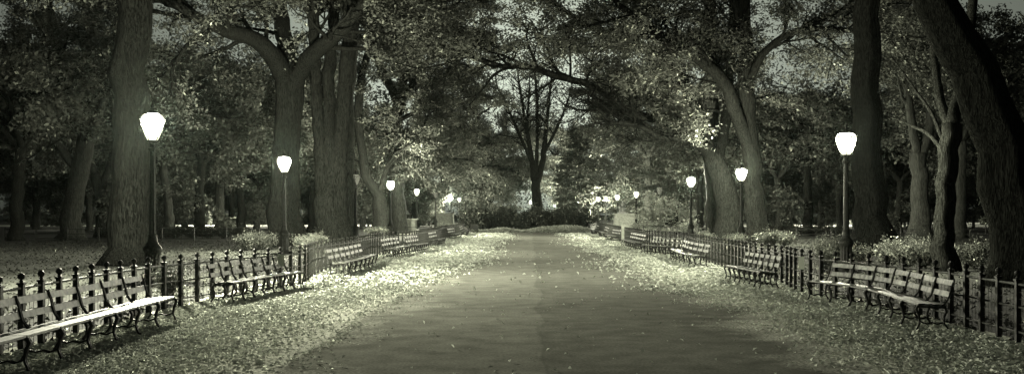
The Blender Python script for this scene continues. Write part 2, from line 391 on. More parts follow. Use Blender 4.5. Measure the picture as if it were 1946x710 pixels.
# ------------------------------------------------------------------ lamps
def lamp_proto():
    root = empty('street_lamp')
    fl = lambda t, z: 1+.05*math.cos(12*t) if z > .15 and z < .72 else 1
    m = MB(); m.lathe([(.27,0),(.27,.07),(.24,.09),(.215,.14),(.18,.19),(.165,.62),(.175,.70),(.20,.76),(.225,.82),(.225,.88),(.19,.93),(.15,.97),(.115,1.05),(.10,1.18),(.11,1.2),(.09,1.22)], 24, flute=fl); m.build('base', IRON, root, False)
    fl2 = lambda t, z: 1+.06*math.cos(8*t)
    m = MB(); m.lathe([(.085,1.21),(.082,1.4),(.07,2.9),(.066,3.20),(.10,3.23),(.10,3.28),(.065,3.30),(.062,3.37),(.11,3.42),(.17,3.445),(.17,3.465)], 16, flute=fl2); m.build('pole', IRON, root, False)
    prof = [(.12,3.47),(.18,3.58),(.245,3.74),(.285,3.90),(.285,4.0),(.23,4.08),(.15,4.12)]
    m = MB(); m.lathe([(r*.93, z) for r, z in prof], 16); m.build('globe', LIT, root, True)
    fr = MB()
    for k in range(4):
        a = k*math.pi/2+.35; 
        fr.tube([(r*1.03*math.cos(a), r*1.03*math.sin(a), z) for r, z in prof], .014, 6)
        for s_ in (-1, 1):
            fr.tube([(.25*math.cos(a), .25*math.sin(a), 3.72), (.285*math.cos(a+s_*.3), .285*math.sin(a+s_*.3), 3.85), (.295*math.cos(a+s_*.6), .295*math.sin(a+s_*.6), 3.97)], .009, 5)
    fr.tube([(.295*math.cos(t), .295*math.sin(t), 3.98) for t in np.linspace(0, 2*math.pi, 17)], .016, 6)
    fr.build('lantern_frame', IRON, root, True)
    m = MB(); m.lathe([(.15,4.10),(.155,4.125),(.12,4.16),(.06,4.19),(.035,4.21),(.03,4.26),(.05,4.29),(.03,4.33),(.012,4.36),(.006,4.42)], 14)
    for k in range(2):
        a = k*math.pi/2+.35; m.tube([(-.13*math.cos(a), -.13*math.sin(a), 4.17), (-.1*math.cos(a), -.1*math.sin(a), 4.23), (0, 0, 4.25), (.1*math.cos(a), .1*math.sin(a), 4.23), (.13*math.cos(a), .13*math.sin(a), 4.17)], .010, 5)
    m.build('cap', IRON, root, True)
    return root
proto_lamp = lamp_proto(); first = [True]
LG = 'cast iron lamp posts along the path'
def lamp(px, s, label, power=1.0, hs=1.0, grp=LG, y=None):
    o = proto_lamp if first[0] else copy_thing(proto_lamp); first[0] = False
    x, d = XY(px, s); o.location = (x, d, 0); o.scale = (1, 1, hs); o.rotation_euler = (0, 0, (px*0.37) % 1.5)
    tag(o, label, 'street lamp', grp)
    if power > 0:
        L = bpy.data.lights.new('bulb', 'POINT'); L.energy = LAMP_W*power; L.color = LAMP_COL; L.shadow_soft_size = .09
        b_ = bpy.data.objects.new('bulb', L); C.objects.link(b_); b_.parent = o; b_.location = (0, 0, 3.85)
    else:
        for ch in o.children:
            if ch.name.startswith('globe'):
                ch.data = ch.data.copy(); ch.data.materials[0] = UNLIT_GLOW
    return o
proto_lamp.children
bpy.context.view_layer.update()
kids[proto_lamp.name] = list(proto_lamp.children)
L_ = [
 (290,78.8,'lit lamp against the massive far left trunk, largest light on the left',1.8,1),
 (540,44.8,'lit lamp in front of the broad forked trunk behind the second left bench',1.8,1),
 (676,31.0,'unlit lamp with dark open lantern beside the many-stemmed tree',0,1),
 (742,25.7,'lit lamp just right of the bent trunk, behind the left benches',1.8,1),
 (792,19.4,'lit lamp in front of the dim left pedestal',1.3,1),
 (828,17.0,'slim unlit lamp post between the left pedestals',0,1),
 (857,13.6,'lit lamp left of the far pair on the left side',1.3,1),
 (873,12.6,'lit lamp right of the far pair on the left side',1.3,1),
 (885,14.2,'thin unlit lamp post farthest right on the left side',0,1),
 (1009,10.2,'lit lamp at the foot of the central fan-shaped tree',4,1),
 (1054,7.4,'tiny distant lit lamp right of the central tree',5,1),
 (1011,10.6,'tall lamp whose light shows between the stems of the central tree',10,2.0),
 (1137,13.2,'leftmost lit lamp on the right side by the far benches',1.3,1),
 (1151,13.8,'dimly lit narrow lamp next to the far right benches',.08,1),
 (1173,14.6,'lit lamp in front of the statue pedestal',1.3,1),
 (1209,17.2,'lit lamp between the pedestal and the lamplit little tree',1.3,1),
 (1253,21.0,'unlit lamp post in front of the lamplit little tree',0,1),
 (1313,28.6,'lit lamp left of the leaning trunks on the right',1.8,1),
 (1409,35.5,'lit lamp close to the leafy-barked trunk behind the second right bench',1.4,1),
 (1608,63.5,'lit lamp left of the massive right trunk, the largest light on the right',.65,1)]
for px, s, lab, pw, hs in L_: lamp(px, s, lab, pw, hs)
FG = 'distant lamps beyond the lawns'
for px, s, lab, pw in ((393,12.5,'small distant lamp left of the ivy covered trunk',5),(575,12.6,'small distant lamp between two thin trunks on the left',5),
    (671,12.2,'small distant lamp seen behind the unlit lamp post',5),(1520,12,'distant lamp glowing between trunks over the right lawn',7.0),(1581,12.8,'small distant lamp left of the massive right trunk',4),
    (1733,17.5,'thin dim lamp post right of the massive right trunk',0),(1800,10,'tiny distant lamp far right behind the trunks',4.0)):
    lamp(px, s, lab, pw, 1, FG)

# ------------------------------------------------------------------ trees
class Tree:
    def __init__(self, seed, base): self.rng = np.random.default_rng(seed); self.bark = MB(); self.tw = []; self.o = np.array(base, float)
    def path(self, pts, rad, n=10, rough=.03):
        r = self.rng; pts = smooth_path([tuple(p)+(q,) for p, q in zip(pts, rad)], max(.35, rad[0]*.7))
        rd = pts[:, 3]; p = pts[:, :3].copy()
        if len(p) > 2: p[1:-1] += r.normal(size=(len(p)-2, 3))*rough*rd[1:-1, None]*4
        ph = r.uniform(0, 6.28, 4)
        fl = (lambda t, i: 1+.07*math.sin(3*t+ph[0]+i*.15)+.05*math.sin(5*t+ph[1]-i*.1)+.025*math.sin(11*t+ph[2])) if n > 12 else None
        self.bark.tube(p, rd, n, fl); return p, rd
    def grow(self, p, d, L, r, lvl, up=.0, drop=.0):
        rg = self.rng; d = np.array(d, float); d /= np.linalg.norm(d)
        m = max(3, int(L/(.7 if lvl < 3 else .45))); p = np.array(p, float); pts = [p]; 
        for i in range(m):
            d = d+rg.normal(size=3)*(.16 if lvl < 3 else .2); d[2] += up-drop*(i/m); d /= np.linalg.norm(d)
            p = p+d*L/m; pts.append(p)
        rads = np.linspace(r, max(r*.35, .006), m+1)
        self.bark.tube(pts, rads, {1: 8, 2: 6, 3: 4}.get(lvl, 3), cap=False)
        return np.array(pts), rads
    def sprout(self, pts, rads, lvl, n, L, lo=.3, flat=.5, up=.06, drop=.12, ang=(35, 65)):
        rg = self.rng; m = len(pts)
        for k in range(n):
            t = (lo+(1-lo)*(k+rg.uniform(0, 1))/n)*(m-1); i = min(int(t), m-2); p = pts[i]+(pts[i+1]-pts[i])*(t-i)
            d = pts[i+1]-pts[i]; d /= np.linalg.norm(d)
            a = rg.normal(size=3); a -= (a@d)*d; a[2] *= flat; a /= np.linalg.norm(a); th = R(rg.uniform(*ang))
            dd = d*math.cos(th)+a*math.sin(th); l_ = L*rg.uniform(.7, 1.25); r_ = min(float(rads[i])*.6, .012+l_*.016*(1.6 if lvl < 3 else 1))
            q, rr = self.grow(p, dd, l_, r_, lvl, up if lvl < 3 else 0, drop)
            if lvl < 3: self.sprout(q, rr, lvl+1, self.nk[lvl], L*self.lk, .25, flat, up*.5, drop)
            else: self.tw.append(q)
            if lvl == 2: self.tw.append(q[len(q)//2:])
    nk = {1: 6, 2: 6}; lk = .5
    def leaves(self, per, size, sp=(.28, .28, .13), up=.7, keep=None):
        rg = self.rng; c = []
        for q in self.tw:
            t = rg.uniform(0, len(q)-1.001, per); i = t.astype(int); p = q[i]+(q[i+1]-q[i])*(t-i)[:, None]
            c.append(p+rg.normal(size=(per, 3))*np.array(sp))
        c = np.concatenate(c)
        c = c[c[:, 2] > .3]
        if keep is not None: c = c[keep(c)]
        return leaf_quads(c, size, rg, up)
    def finish(self, label, per, size, cat='tree', grp=None, lm=None, bm=None, name='elm_tree', **kw):
        root = empty(name, tuple(self.o)); tag(root, label, cat, grp)
        self.bark.v = [tuple(np.array(v)-self.o) for v in self.bark.v]
        self.bark.build('trunk', bm or BARK, root, True)
        if per:
            V = self.leaves(per, size, **kw)-self.o; quads_mesh('crown', V, lm or LEAF, root)
        return root
TG = 'large trees lining the path'
def hero(seed, s, base_y, trunk, limbs, label, per, size, flare=True, sec=None, grp=TG, lm=None, bm=None, keep=None, nseg=20, L1=4.5, nk=None, lo=.25, spr=(.28,.28,.13), drop=.12, dz=0, name='elm_tree'):
    """trunk/limbs: lists of (px, py, radius_px[, depth offset m])"""
    def q(t): 
        p = P(t[0], t[1], s); 
        if len(t) > 3: 
            k = (F/s+t[3])/(F/s); p = np.array((p[0]*k, p[1]*k, EYE+(p[2]-EYE)*k))
        return p
    b = q(trunk[0]); base = np.array((b[0], b[1], 0)); T = Tree(seed, base)
    if nk: T.nk = nk
    pts = [q(t) for t in trunk]; rad = [t[2]/s for t in trunk]
    pts[0][2] = max(0, min(pts[0][2], .02))
    if flare:
        z1 = .45; pts = [np.array((b[0], b[1], -.05)), np.array((b[0], b[1], .2))]+[np.array((b[0], b[1], .7))]+pts[1:]
        rad = [rad[0]*1.6, rad[0]*1.25, rad[0]*1.03]+rad[1:]
    p, r = T.path(pts, rad, nseg)
    for L in limbs:
        bare = L[0] == 'bare'; L = L[1:] if bare else L
        lp = [q(t) for t in L]; lr = [t[2]/s for t in L]
        lp_, lr_ = T.path(lp, lr, 12, .02)
        if bare: continue
        T.sprout(lp_, lr_, 1, max(3, int(len(lp_)*.5)) if not sec else sec, L1, lo, drop=drop)
        d = lp_[-1]-lp_[-2]; e, er = T.grow(lp_[-1], d, L1*1.3, lr_[-1], 1, .05, .0); T.sprout(e, er, 2, 6, L1*.5, .1, drop=drop)
    if not limbs:
        d = p[-1]-p[-2]; d /= np.linalg.norm(d)
        for k in range(5):
            a = k*1.256+.4; dd = np.array((math.cos(a)*.7, math.sin(a)*.7, .9)); e, er = T.grow(p[-1]-d*.3, dd, 7, r[-1]*.6, 1, .06, 0)
            T.sprout(e, er, 2, 8, 3.4, .15, drop=drop)
    return T.finish(label, per, size, grp=grp, lm=lm, bm=bm, keep=keep, sp=spr, name=name)

hero(1, 57, 503, [(243,503,36),(247,400,37),(250,250,34),(249,43,31),(249,-150,28)], [], 'massive straight trunk at far left, right behind the largest left lamp', 14, .42, nseg=40)
hero(2, 36, 467, [(543,467,33),(540,350,27),(545,240,24),(551,160,27),(551,120,24)],
  [[(548,165,20),(520,108,18,-1),(488,78,15,-2),(445,62,14,-3),(405,48,11,-4),(360,25,9,-5),(300,-10,7,-5)],[(550,130,18),(540,70,16,1),(530,0,14,2),(525,-100,10,2)],[(558,165,17),(592,105,16,-1),(640,66,13,-2),(680,20,11,-3),(730,-40,8,-4)]],
  'broad trunk forking into two great arms, behind the second left lamp', 30, .19, nseg=32, keep=lambda c: ~((c[:, 0]/c[:, 1]*2000 > -425) & (c[:, 0]/c[:, 1]*2000 < -318) & (c[:, 2] < 12.2)))
hero(3, 36.5, 470, [(634,470,30),(633,430,29),(631,380,26),(630,350,20)],
  [[(622,430,17),(616,360,17),(612,300,15),(605,230,12),(600,140,11),(596,43,11),(585,-60,9)],[(634,430,17,-.1),(631,350,16,-.1),(628,290,14,0),(626,200,12,.3),(625,130,12,.5),(634,43,11,1),(640,-80,9,1)],[(644,430,17),(645,360,17),(646,300,15),(651,220,14),(658,130,14),(668,43,14),(685,-60,11)]],
  'pale lit trunk splitting into three tall upright stems, left of the unlit lamp', 24, .2, nseg=32, L1=3.6, lo=.8, drop=.02, keep=lambda c: c[:, 2] > 11.9)
hero(4, 31, 459, [(653,459,17),(656,350,16),(656,200,15),(668,43,14),(672,-60,12)], [], 'dark slender trunk hidden right behind the three-stemmed tree', 30, .22, bm=BARKD)
hero(5, 24, 447, [(727,447,18),(724,400,16),(716,365,11),(698,338,9),(688,290,8),(681,215,8),(690,130,7)],
  [[(690,130,7),(704,80,6),(700,20,5)],[(682,240,4),(660,200,4),(640,180,3)],[(720,375,6),(735,320,5),(750,290,4),(775,270,3)]],
  'bent trunk leaning left beside a lit lamp', 46, .22, L1=3.6, lm=LEAF)
hero(6, 22, 437, [(760,445,14),(756,380,14),(748,300,13),(752,240,13),(760,195,12)],
  [[(760,200,9),(740,160,8,-1),(722,130,7,-2),(712,60,6,-2),(708,10,5)],[(760,195,9),(790,150,6,-1),(820,110,5,-2),(860,100,4,-3)],[(756,230,5),(800,210,4,-1),(850,200,3,-2)],[(752,240,8),(775,120,8),(830,20,7,-1),(910,-50,5,-2),(990,-60,4,-2)]],
  'dark crooked tree with snaking limb over the left pedestal', 48, .24, L1=4, bm=BARKD)
hero(7, 12.2, 427, [(834,427,9),(838,390,9),(843,350,8)],
  [[(845,352,5),(872,312,4),(905,285,3,-1),(960,262,2.5,-2),(1000,252,2,-3)],[(843,350,5),(858,300,4),(885,255,3),(910,220,2.4)],[(842,350,5),(839,290,4),(832,230,3.5),(815,190,3)],[(843,355,4),(890,325,3,-1),(935,316,2.4,-2),(985,330,1.8,-3)]],
  'open tree with thin arching branches reaching towards the path centre', 30, .24, L1=3.6, lm=LEAF, spr=(.4,.4,.16))
hero(8, 15.0, 432, [(1021,432,10),(1020,385,9),(1018,350,8.5),(1018,338,8)],
  [[(1016,345,6),(1010,300,5),(998,230,3.4),(985,150,2)],[(1016,320,4),(990,262,3),(965,205,2),(945,165,1.6)],[(1022,345,6),(1032,300,5.4),(1038,240,4),(1046,170,2.2),(1050,120,1.6)],[(1019,330,4),(1021,260,3.4),(1020,190,2.6),(1016,130,1.7)],[(1034,290,3.5),(1060,240,2.6),(1080,190,1.8)],[(1011,300,3),(1002,240,2.4),(1006,180,1.8)]],
  'central tree with many thin upright branches fanning out at the end of the path', 2, .24, L1=2.6, lo=.3, nk={1:4,2:3}, grp=None)
hero(10, 32, 461, [(1386,461,26),(1384,400,23),(1376,350,21),(1364,310,18),(1350,284,17)],
  [[(1352,288,13),(1322,268,11,-1),(1290,243,10,-2),(1240,225,8,-3),(1190,212,7,-4),(1150,180,6,-5),(1110,158,6,-6),(1062,146,6,-7),(1010,128,5,-8),(950,125,4,-8),(900,108,3,-8),(870,112,2,-8)],
   [(1346,282,13),(1332,230,12,.5),(1310,180,11,1),(1280,130,9,1),(1232,95,8,1),(1190,70,8,1),(1150,60,6,1),(1110,45,5,1)],
   [(1362,305,12),(1375,255,11,1),(1382,200,10,2),(1388,100,9,2),(1395,0,8,2)],
   [(1352,285,8),(1310,262,7,-2),(1262,262,6,-3),(1215,240,5,-4),(1180,232,4,-5)]],
  'leaning tree whose long limb arches across the path from the right', 20, .2, nseg=28, L1=3.0, drop=.03, keep=lambda c: c[:, 2] > np.interp(c[:, 0], [-6, 3, 6, 9, 12], [9.4, 9.0, 7.4, 5.4, 4.5]))
hero(11, 30, 457, [(1357,457,15),(1354,300,14),(1350,180,13),(1348,43,12),(1345,-80,10)], [], 'straight dark trunk rising behind the leaning arching tree', 30, .22, bm=BARKD)
hero(12, 32.4, 461, [(1440,461,22),(1432,380,19),(1427,300,17),(1420,200,15),(1414,43,13),(1410,-60,11)],
  [[(1426,285,13),(1402,225,13,-.5),(1376,155,12,-1),(1340,122,11,-1.5),(1290,88,9,-2),(1240,58,8,-3),(1195,25,6,-4)],[(1418,180,8),(1445,110,7,-1),(1490,70,6,-2),(1540,55,5,-3),(1610,60,3,-4)],[(1413,60,10),(1380,-30,9),(1290,-90,7,-1),(1160,-90,5,-2),(1060,-70,4,-2)]],
  'trunk clothed in small leaves behind the lamp by the second right bench', 26, .2, nseg=28, L1=3.4)
hero(13, 45, 487, [(1656,480,35),(1654,420,32),(1647,300,28),(1643,150,25),(1645,43,23),(1646,-120,21)], [], 'massive straight trunk on the right, just behind the largest right lamp', 14, .40, nseg=40)
hero(14, 64, 515, [(1797,515,21),(1796,430,18),(1800,320,18),(1808,235,18)],
  [[(1808,240,13),(1822,180,12,1),(1840,80,10,1.5),(1850,-20,9,2),(1855,-120,7,2)],['bare',(1806,245,10),(1790,200,9,1),(1776,120,8,2),(1768,-20,5,3)],['bare',(1801,300,5),(1765,255,4,1),(1730,238,3,2),(1694,222,1.6,3)],['bare',(1801,290,4),(1770,215,3.4,1),(1735,165,2.4,2),(1696,110,1.4,3)]],
  'medium trunk near the right edge, left of the thick leaning trunk', 16, .15, nseg=28, L1=2.6, lo=.7)
hero(15, 80, 542, [(1962,542,62),(1930,370,52),(1880,220,46),(1826,100,42),(1790,20,38),(1755,-60,34)], [], 'huge leaning trunk at the right edge, tilting in', 14, .4, nseg=40)
hero(16, 30, 457, [(1751,457,20),(1750,380,16),(1750,320,15),(1746,290,15)],
  [[(1744,296,9),(1732,230,8),(1722,160,7),(1700,90,6),(1690,20,5)],[(1752,296,9),(1768,230,8),(1764,150,7),(1745,80,6),(1740,0,5)]],
  'dark forking trunk between the massive right trunk and the medium trunk', 30, .2, bm=BARKD, L1=3.2)
hero(17, 29, 457, [(135,458,20),(142,390,17),(153,320,16),(163,270,15)],
  [[(161,275,9),(142,220,8),(125,170,8),(108,110,7),(100,40,6)],[(166,275,10),(185,220,9),(203,170,8),(218,110,7),(225,30,6)],[(150,330,8),(115,280,7),(85,240,6),(50,200,5)]],
  'dark trunk at far left forking into two wide arms', 40, .2, bm=BARKD, L1=3.2)
hero(18, 26, 449, [(197,449,13),(194,400,12),(190,365,11),(180,330,9)],
  [[(182,335,7),(165,290,6),(150,250,5),(140,180,4)],[(194,360,7),(212,300,6),(222,250,5),(225,160,4)]],
  'thin dark forked trunk tucked behind the massive left trunk', 34, .22, bm=BARKD, L1=3.4)

# free-standing generic trees: one of each shape, then copies
def generic(seed, h_fork, r0, nlimb, L1, per, size, lean=.0, nk=None, lm=None, bm=None, low=0, spr=(.33,.33,.12)):
    T = Tree(seed, (0, 0, 0)); rg = T.rng
    if nk: T.nk = nk
    pts = [(0, 0, -.05), (0, 0, .3), (lean*.3, 0, h_fork*.5), (lean, 0, h_fork)]
    p, r = T.path(pts, [r0*1.4, r0*1.05, r0*.85, r0*.75], 18)
    for k in range(nlimb):
        a = k*2*math.pi/nlimb+rg.uniform(-.3, .3); tilt = rg.uniform(.55, .95)
        e, er = T.grow(p[-1]-(0, 0, .2*k/nlimb), (math.cos(a)*tilt, math.sin(a)*tilt, 1), L1*1.9*rg.uniform(.85, 1.15), r0*.48, 1, .03, .06)
        T.sprout(e, er, 2, 11, L1*.75, .12, drop=.14)
        e2 = e[len(e)//2]; f, fr = T.grow(e2, (math.cos(a+.8)*.9, math.sin(a+.8)*.9, .5), L1*1.1, r0*.25, 1, .03, .1); T.sprout(f, fr, 2, 7, L1*.6, .15, drop=.16)
    for k in range(low):
        a = rg.uniform(0, 6.28); z = rg.uniform(.6 if h_fork > 3 else .3, .95)*h_fork; i = int(z/h_fork*(len(p)-1))
        e, er = T.grow(p[i], (math.cos(a), math.sin(a), .25), L1*rg.uniform(.8, 1.2), r0*.15, 2, .0, .12); T.sprout(e, er, 2, 4, L1*.5, .2, drop=.2); T.tw.append(e)
    return T, per, size, lm, bm, spr
made = {}
def plant(kind, px, s, rot, sc, label, grp, name='elm_tree', szs=None):
    if kind not in made:
        T, per, size, lm, bm, spr = gens[kind]()
        o = T.finish(label, per, size, grp=grp, lm=lm, bm=bm, sp=spr, name=name); bpy.context.view_layer.update(); kids[o.name] = list(o.children); made[kind] = o
    else: o = copy_thing(made[kind]); o.name = name
    x, y = XY(px, s); o.location = (x, y, 0); o.rotation_euler = (0, 0, rot); o.scale = (sc, sc, sc*(szs or 1))
    tag(o, label, 'tree', grp); return o
gens = {
 'A': lambda: generic(101, 6.0, .42, 5, 4.4, 44, .30, .3, low=2),
 'B': lambda: generic(102, 5.2, .38, 4, 4.8, 44, .30, -.5, low=3, bm=BARKD),
 'C': lambda: generic(103, 6.8, .40, 5, 4.2, 44, .30, .2, low=2, bm=BARKD),
 'U': lambda: generic(104, 2.0, .16, 5, 2.3, 40, .24, .2, low=5, bm=BARKD),
 'V': lambda: generic(105, 1.6, .14, 6, 2.1, 44, .24, -.1, low=6, bm=BARKD),
}
MG = 'trees standing on the lawns'
for i, (k, px, s, rot, sc, lab) in enumerate([
 ('B',322,26,.3,1.0,'wide dark trunk just right of the massive left trunk and its lamp'),
 ('A',378,25,1.2,.95,'dark straight trunk left of the distant lamp on the left lawn'),
 ('C',418,23.5,2.1,1.0,'ivy covered shaggy trunk right of a small distant lamp on the left lawn'),
 ('A',460,22,3.3,.9,'slim trunk between the ivy covered trunk and the forking tree'),
 ('B',487,21,4.0,.8,'thin curved trunk just left of the broad forking tree'),
 ('C',561,21.5,5.0,.85,'slim trunk just right of the broad forking tree'),
 ('A',592,21,5.8,.85,'slim trunk just left of the three-stemmed tree'),
 ('B',1483,23,.8,.9,'dark trunk right of the leafy-barked trunk over the right lawn'),
 ('A',1536,24,1.9,.95,'upright grey trunk right of the glowing distant lamp'),
 ('C',1596,20,2.8,.85,'thin dark trunk seen behind the largest right lamp post'),
 ('B',1706,21,3.9,.9,'slim trunk just right of the massive right trunk'),
 ('C',1826,27,4.6,1.0,'dark trunk behind the medium one near the right edge'),
 ('A',30,30,.2,1.0,'trunk at the left edge beyond the nearest bench'),
 ('C',1905,24,1.2,1.0,'trunk at the far right edge behind the huge leaning one'),
 ('A',800,13.0,2.2,1.2,'tall trunk behind the lit lamp by the dim left pedestal'),
 ('C',1232,16.5,4.4,1.2,'tall trunk behind the lamplit little tree')]):
    plant(k, px, s, rot, sc, lab, MG)
BGp = 'trees closing the background'
locs = [(-60,18),(70,17.5),(170,19),(260,17),(350,16),(440,18),(530,16.5),(620,17.5),(690,17),(790,15),(1190,12),(1250,13),(1330,19),(1400,17),(1470,17),(1560,16),(1650,17.5),(1730,16),(1810,18),(1900,17),(2000,18),
        (110,13),(220,12.5),(310,12),(400,12.2),(500,12),(600,12.4),(650,11.5),(730,12),(1290,12),(1370,12),(1450,12.5),(1540,12),(1620,12.5),(1700,12),(1790,12.4),(1870,12)]
for i, (px, s) in enumerate(locs):
    k = 'ABC'[(i*7+i//3) % 3]; side_ = 'left' if px < 1010 else 'right'
    plant(k, px, s, i*1.7, .95+.12*math.sin(i*2.3), 'tall leafy tree closing the view in the far background behind the lawns', BGp)
UG = 'small bushy trees in the understorey'
ul = [(60,15),(130,16.5),(235,14),(300,18),(350,14),(440,15),(520,17),(600,15),(655,16),(700,14),(735,15.5),(780,14),(815,13.5),(1200,13),(1240,14),(1290,14.5),(1345,16),(1470,18),(1500,14),(1560,15),(1600,17),(1680,15),(1720,17),(1780,15),(1850,16),(1900,14)]
for i, (px, s) in enumerate(ul):
    plant('UV'[i % 2], px, s, i*2.1, 1.0+.15*math.sin(i*1.9), 'small bushy tree under the tall crowns far back on the lawns', UG, 'small_tree')
plant('V', 930, 11.8, .5, 1.8, 'dense round leafy tree left of the central tree, reaching down to the hedge', None, 'leafy_tree')
plant('A', 1066, 9.3, 2.0, 1.65, 'tall tree filling the gap between the central tree and the dark conifer', None)
plant('U', 893, 11.4, 2.5, 1.7, 'low spreading tree behind the farthest left bench', None, 'leafy_tree')
plant('V', 1088, 9.6, 1.5, 1.8, 'pale hazy tree behind the dark conifer', None, 'leafy_tree')

# little tree right of the path, lamplight put into its leaf colour
T = Tree(77, (*XY(1287, 24.0), 0)); b0 = T.o
p, r = T.path([b0+(0,0,-.02), b0+(0.02,0,.8), b0+(-.1,0,1.8), b0+(.15,.1,2.6)], [.2,.15,.13,.1], 12)
for k in range(9):
    a = math.pi+(k-4)*.42; z = .3+.4*((k*5) % 9)/9; i = int(z*(len(p)-1))
    e, er = T.grow(p[i], (math.cos(a), math.sin(a)*.8, .12), 2.3+(k % 3)*.4, .05, 2, .0, .12); T.sprout(e, er, 2, 5, 1.3, .2, drop=.15); T.tw.append(e)
T.finish('little tree with brightly lamplit leaves behind the right fence', 30, .2, lm=LEAFB, name='young_tree', sp=(.22,.22,.08), grp=None)

# conifer
T = Tree(90, (*XY(1102, 12.9), 0)); b0 = T.o
T.path([b0+(0,0,-.02), b0+(0,0,3), b0+(.1,0,9), b0+(0,0,15)], [.4,.33,.2,.04], 12)
rg = T.rng
for k in range(95):
    z = 1.0+13.6*k/95; L = (4.8*(1-(z/15.5)**1.5)+.3)*rg.uniform(.75, 1.1); a = rg.uniform(0, 6.28)
    e, er = T.grow(b0+(0,0,z), (math.cos(a), math.sin(a), .12), L, .04, 3, 0, .10); T.tw.append(e)
    for q in range(4):
        a2 = a+rg.uniform(-.8, .8); i = rg.integers(1, len(e)-1); f, fr = T.grow(e[i], (math.cos(a2), math.sin(a2), -.1), L*.45, .015, 3, 0, .1); T.tw.append(f)
T.finish('dark drooping conifer standing right of the central tree', 100, .32, lm=LEAFD, bm=BARKD, name='conifer_tree', sp=(.22,.22,.07))

# ------------------------------------------------------------------ shrubs, hedges, ground cover
def shrub_proto(seed, nl, size, lm):
    rg = np.random.default_rng(seed); st = MB(); cs = []
    for k in range(26):
        a = rg.uniform(0, 6.28); t = rg.uniform(.1, .75); h = rg.uniform(.6, 1.0); tip = np.array((math.cos(a)*t, math.sin(a)*t, h*(1-.35*t)))
        mid_ = tip*.5+(0, 0, .12); st.tube([(0, 0, 0), mid_, tip], [.012, .009, .004], 4, cap=False)
        q = rg.uniform(.25, 1.05, nl//26); c = np.outer(q, tip)+rg.normal(size=(len(q), 3))*(.10, .10, .08); cs.append(c)
    c = np.concatenate(cs); c[:, 2] = np.abs(c[:, 2])+.02
    root = empty('shrub'); st.build('stem', BARKD, root); quads_mesh('foliage', leaf_quads(c, size, rg, .6), lm, root)
    bpy.context.view_layer.update(); kids[root.name] = list(root.children); return root
shp = {'S': shrub_proto(5, 2600, .085, SHRUB), 'T': shrub_proto(6, 2600, .075, SHRUB), 'D': shrub_proto(7, 3000, .11, LEAFD)}; used = set()
def shrub(k, px, s, w, h, label, grp, rot=0, nm='shrub'):
    o = shp[k] if k not in used else copy_thing(shp[k]); used.add(k); o.name = nm
    o.location = (*XY(px, s), 0); o.scale = (w, w, h); o.rotation_euler = (0, 0, rot); tag(o, label, 'shrub', grp)
SG = 'low bushes behind the fences'
for i, (k, px, s, w, h, lab) in enumerate([
 ('S',470,41,1.0,1.0,'low leafy bush left of the second left lamp base'),('T',500,40,1.0,.95,'low leafy bush between lamp base and broad trunk, left side'),
 ('T',578,42,.9,.9,'bush right of the second left lamp base'),('S',607,41,.8,.9,'bush at the foot of the pale three-stemmed trunk'),
 ('S',622,34,.9,1.0,'bush just left of the unlit left lamp base'),('T',655,35,.8,.9,'bush close behind the third left bench'),
 ('T',318,100,.45,.95,'sprig of leaves through the fence beside the largest left lamp'),
 ('S',1565,66,.55,1.1,'bright bush just left of the largest right lamp base'),('T',1588,62,.7,1.2,'brightly lit bush against the largest right lamp base'),
 ('T',1635,61,.7,.9,'bush in front of the massive right trunk'),('S',1690,60,.9,1.0,'bush right of the massive right trunk'),
 ('T',1725,62,.9,1.15,'round bush between the massive and medium right trunks'),('S',1758,61,.8,1.0,'bush left of the medium trunk near the right edge'),
 ('S',1850,62,.9,1.0,'dim bush at the right edge below the leaning trunk'),
 ('S',1462,38,1.1,1.0,'bush at the foot of the leafy-barked trunk'),('T',1490,37,1.0,.9,'bush right of the leafy-barked trunk'),('T',1395,37,.9,.8,'bush left of the lamp behind the second right bench'),
 ('S',1340,33,1.0,.8,'bush under the leaning tree behind the third right bench'),('T',718,27,1.3,.9,'bush at the foot of the bent trunk'),('S',1212,16.5,1.2,.7,'bush in front of the statue pedestal'),
 ('T',845,25,.9,1.2,'pale wispy bush between two left benches at the fence gap')]): shrub(k, px, s, w, h, lab, SG, i*1.3)
HG = 'dark shrubs of the central planting bed'
for i, px in enumerate(range(898, 1115, 15)):
    shrub('D', px+((i*37) % 7-3), 18.2+.5*math.sin(i*2.2), 2.0+.3*math.sin(i), 2.2+.4*math.sin(i*1.7+.5), 'dark shrub in the clump at the end of the path', HG, i*.9)
HG2 = 'dark shrubs along the lawn paths'
for i, px in enumerate(list(range(215, 460, 30))+list(range(1465, 1600, 22))):
    shrub('D', px, 27.5 if px < 900 else 24.5, 1.1, .85, 'low dark shrub along the rail fence on the lawn', HG2, i)
bpy.context.view_layer.update()
rg = np.random.default_rng(9)
# low pale ground cover in the bed
N = 16000; x = rg.uniform(-5.6, 5.4, N); y = rg.uniform(96.5, 103, N); mound = .28+.5*np.exp(-((x-2.9)/1.6)**2)*np.exp(-((y-99.5)/2)**2)+.12*np.sin(x*1.7)
c = np.stack([x, y, rg.uniform(.02, 1, N)*mound], 1)
o = quads_mesh('ground_cover', leaf_quads(c, .16, rg, .7), LEAFB); tag(o, 'pale low ground cover plants edging the bed at the end of the path', 'ground cover', kind='stuff')
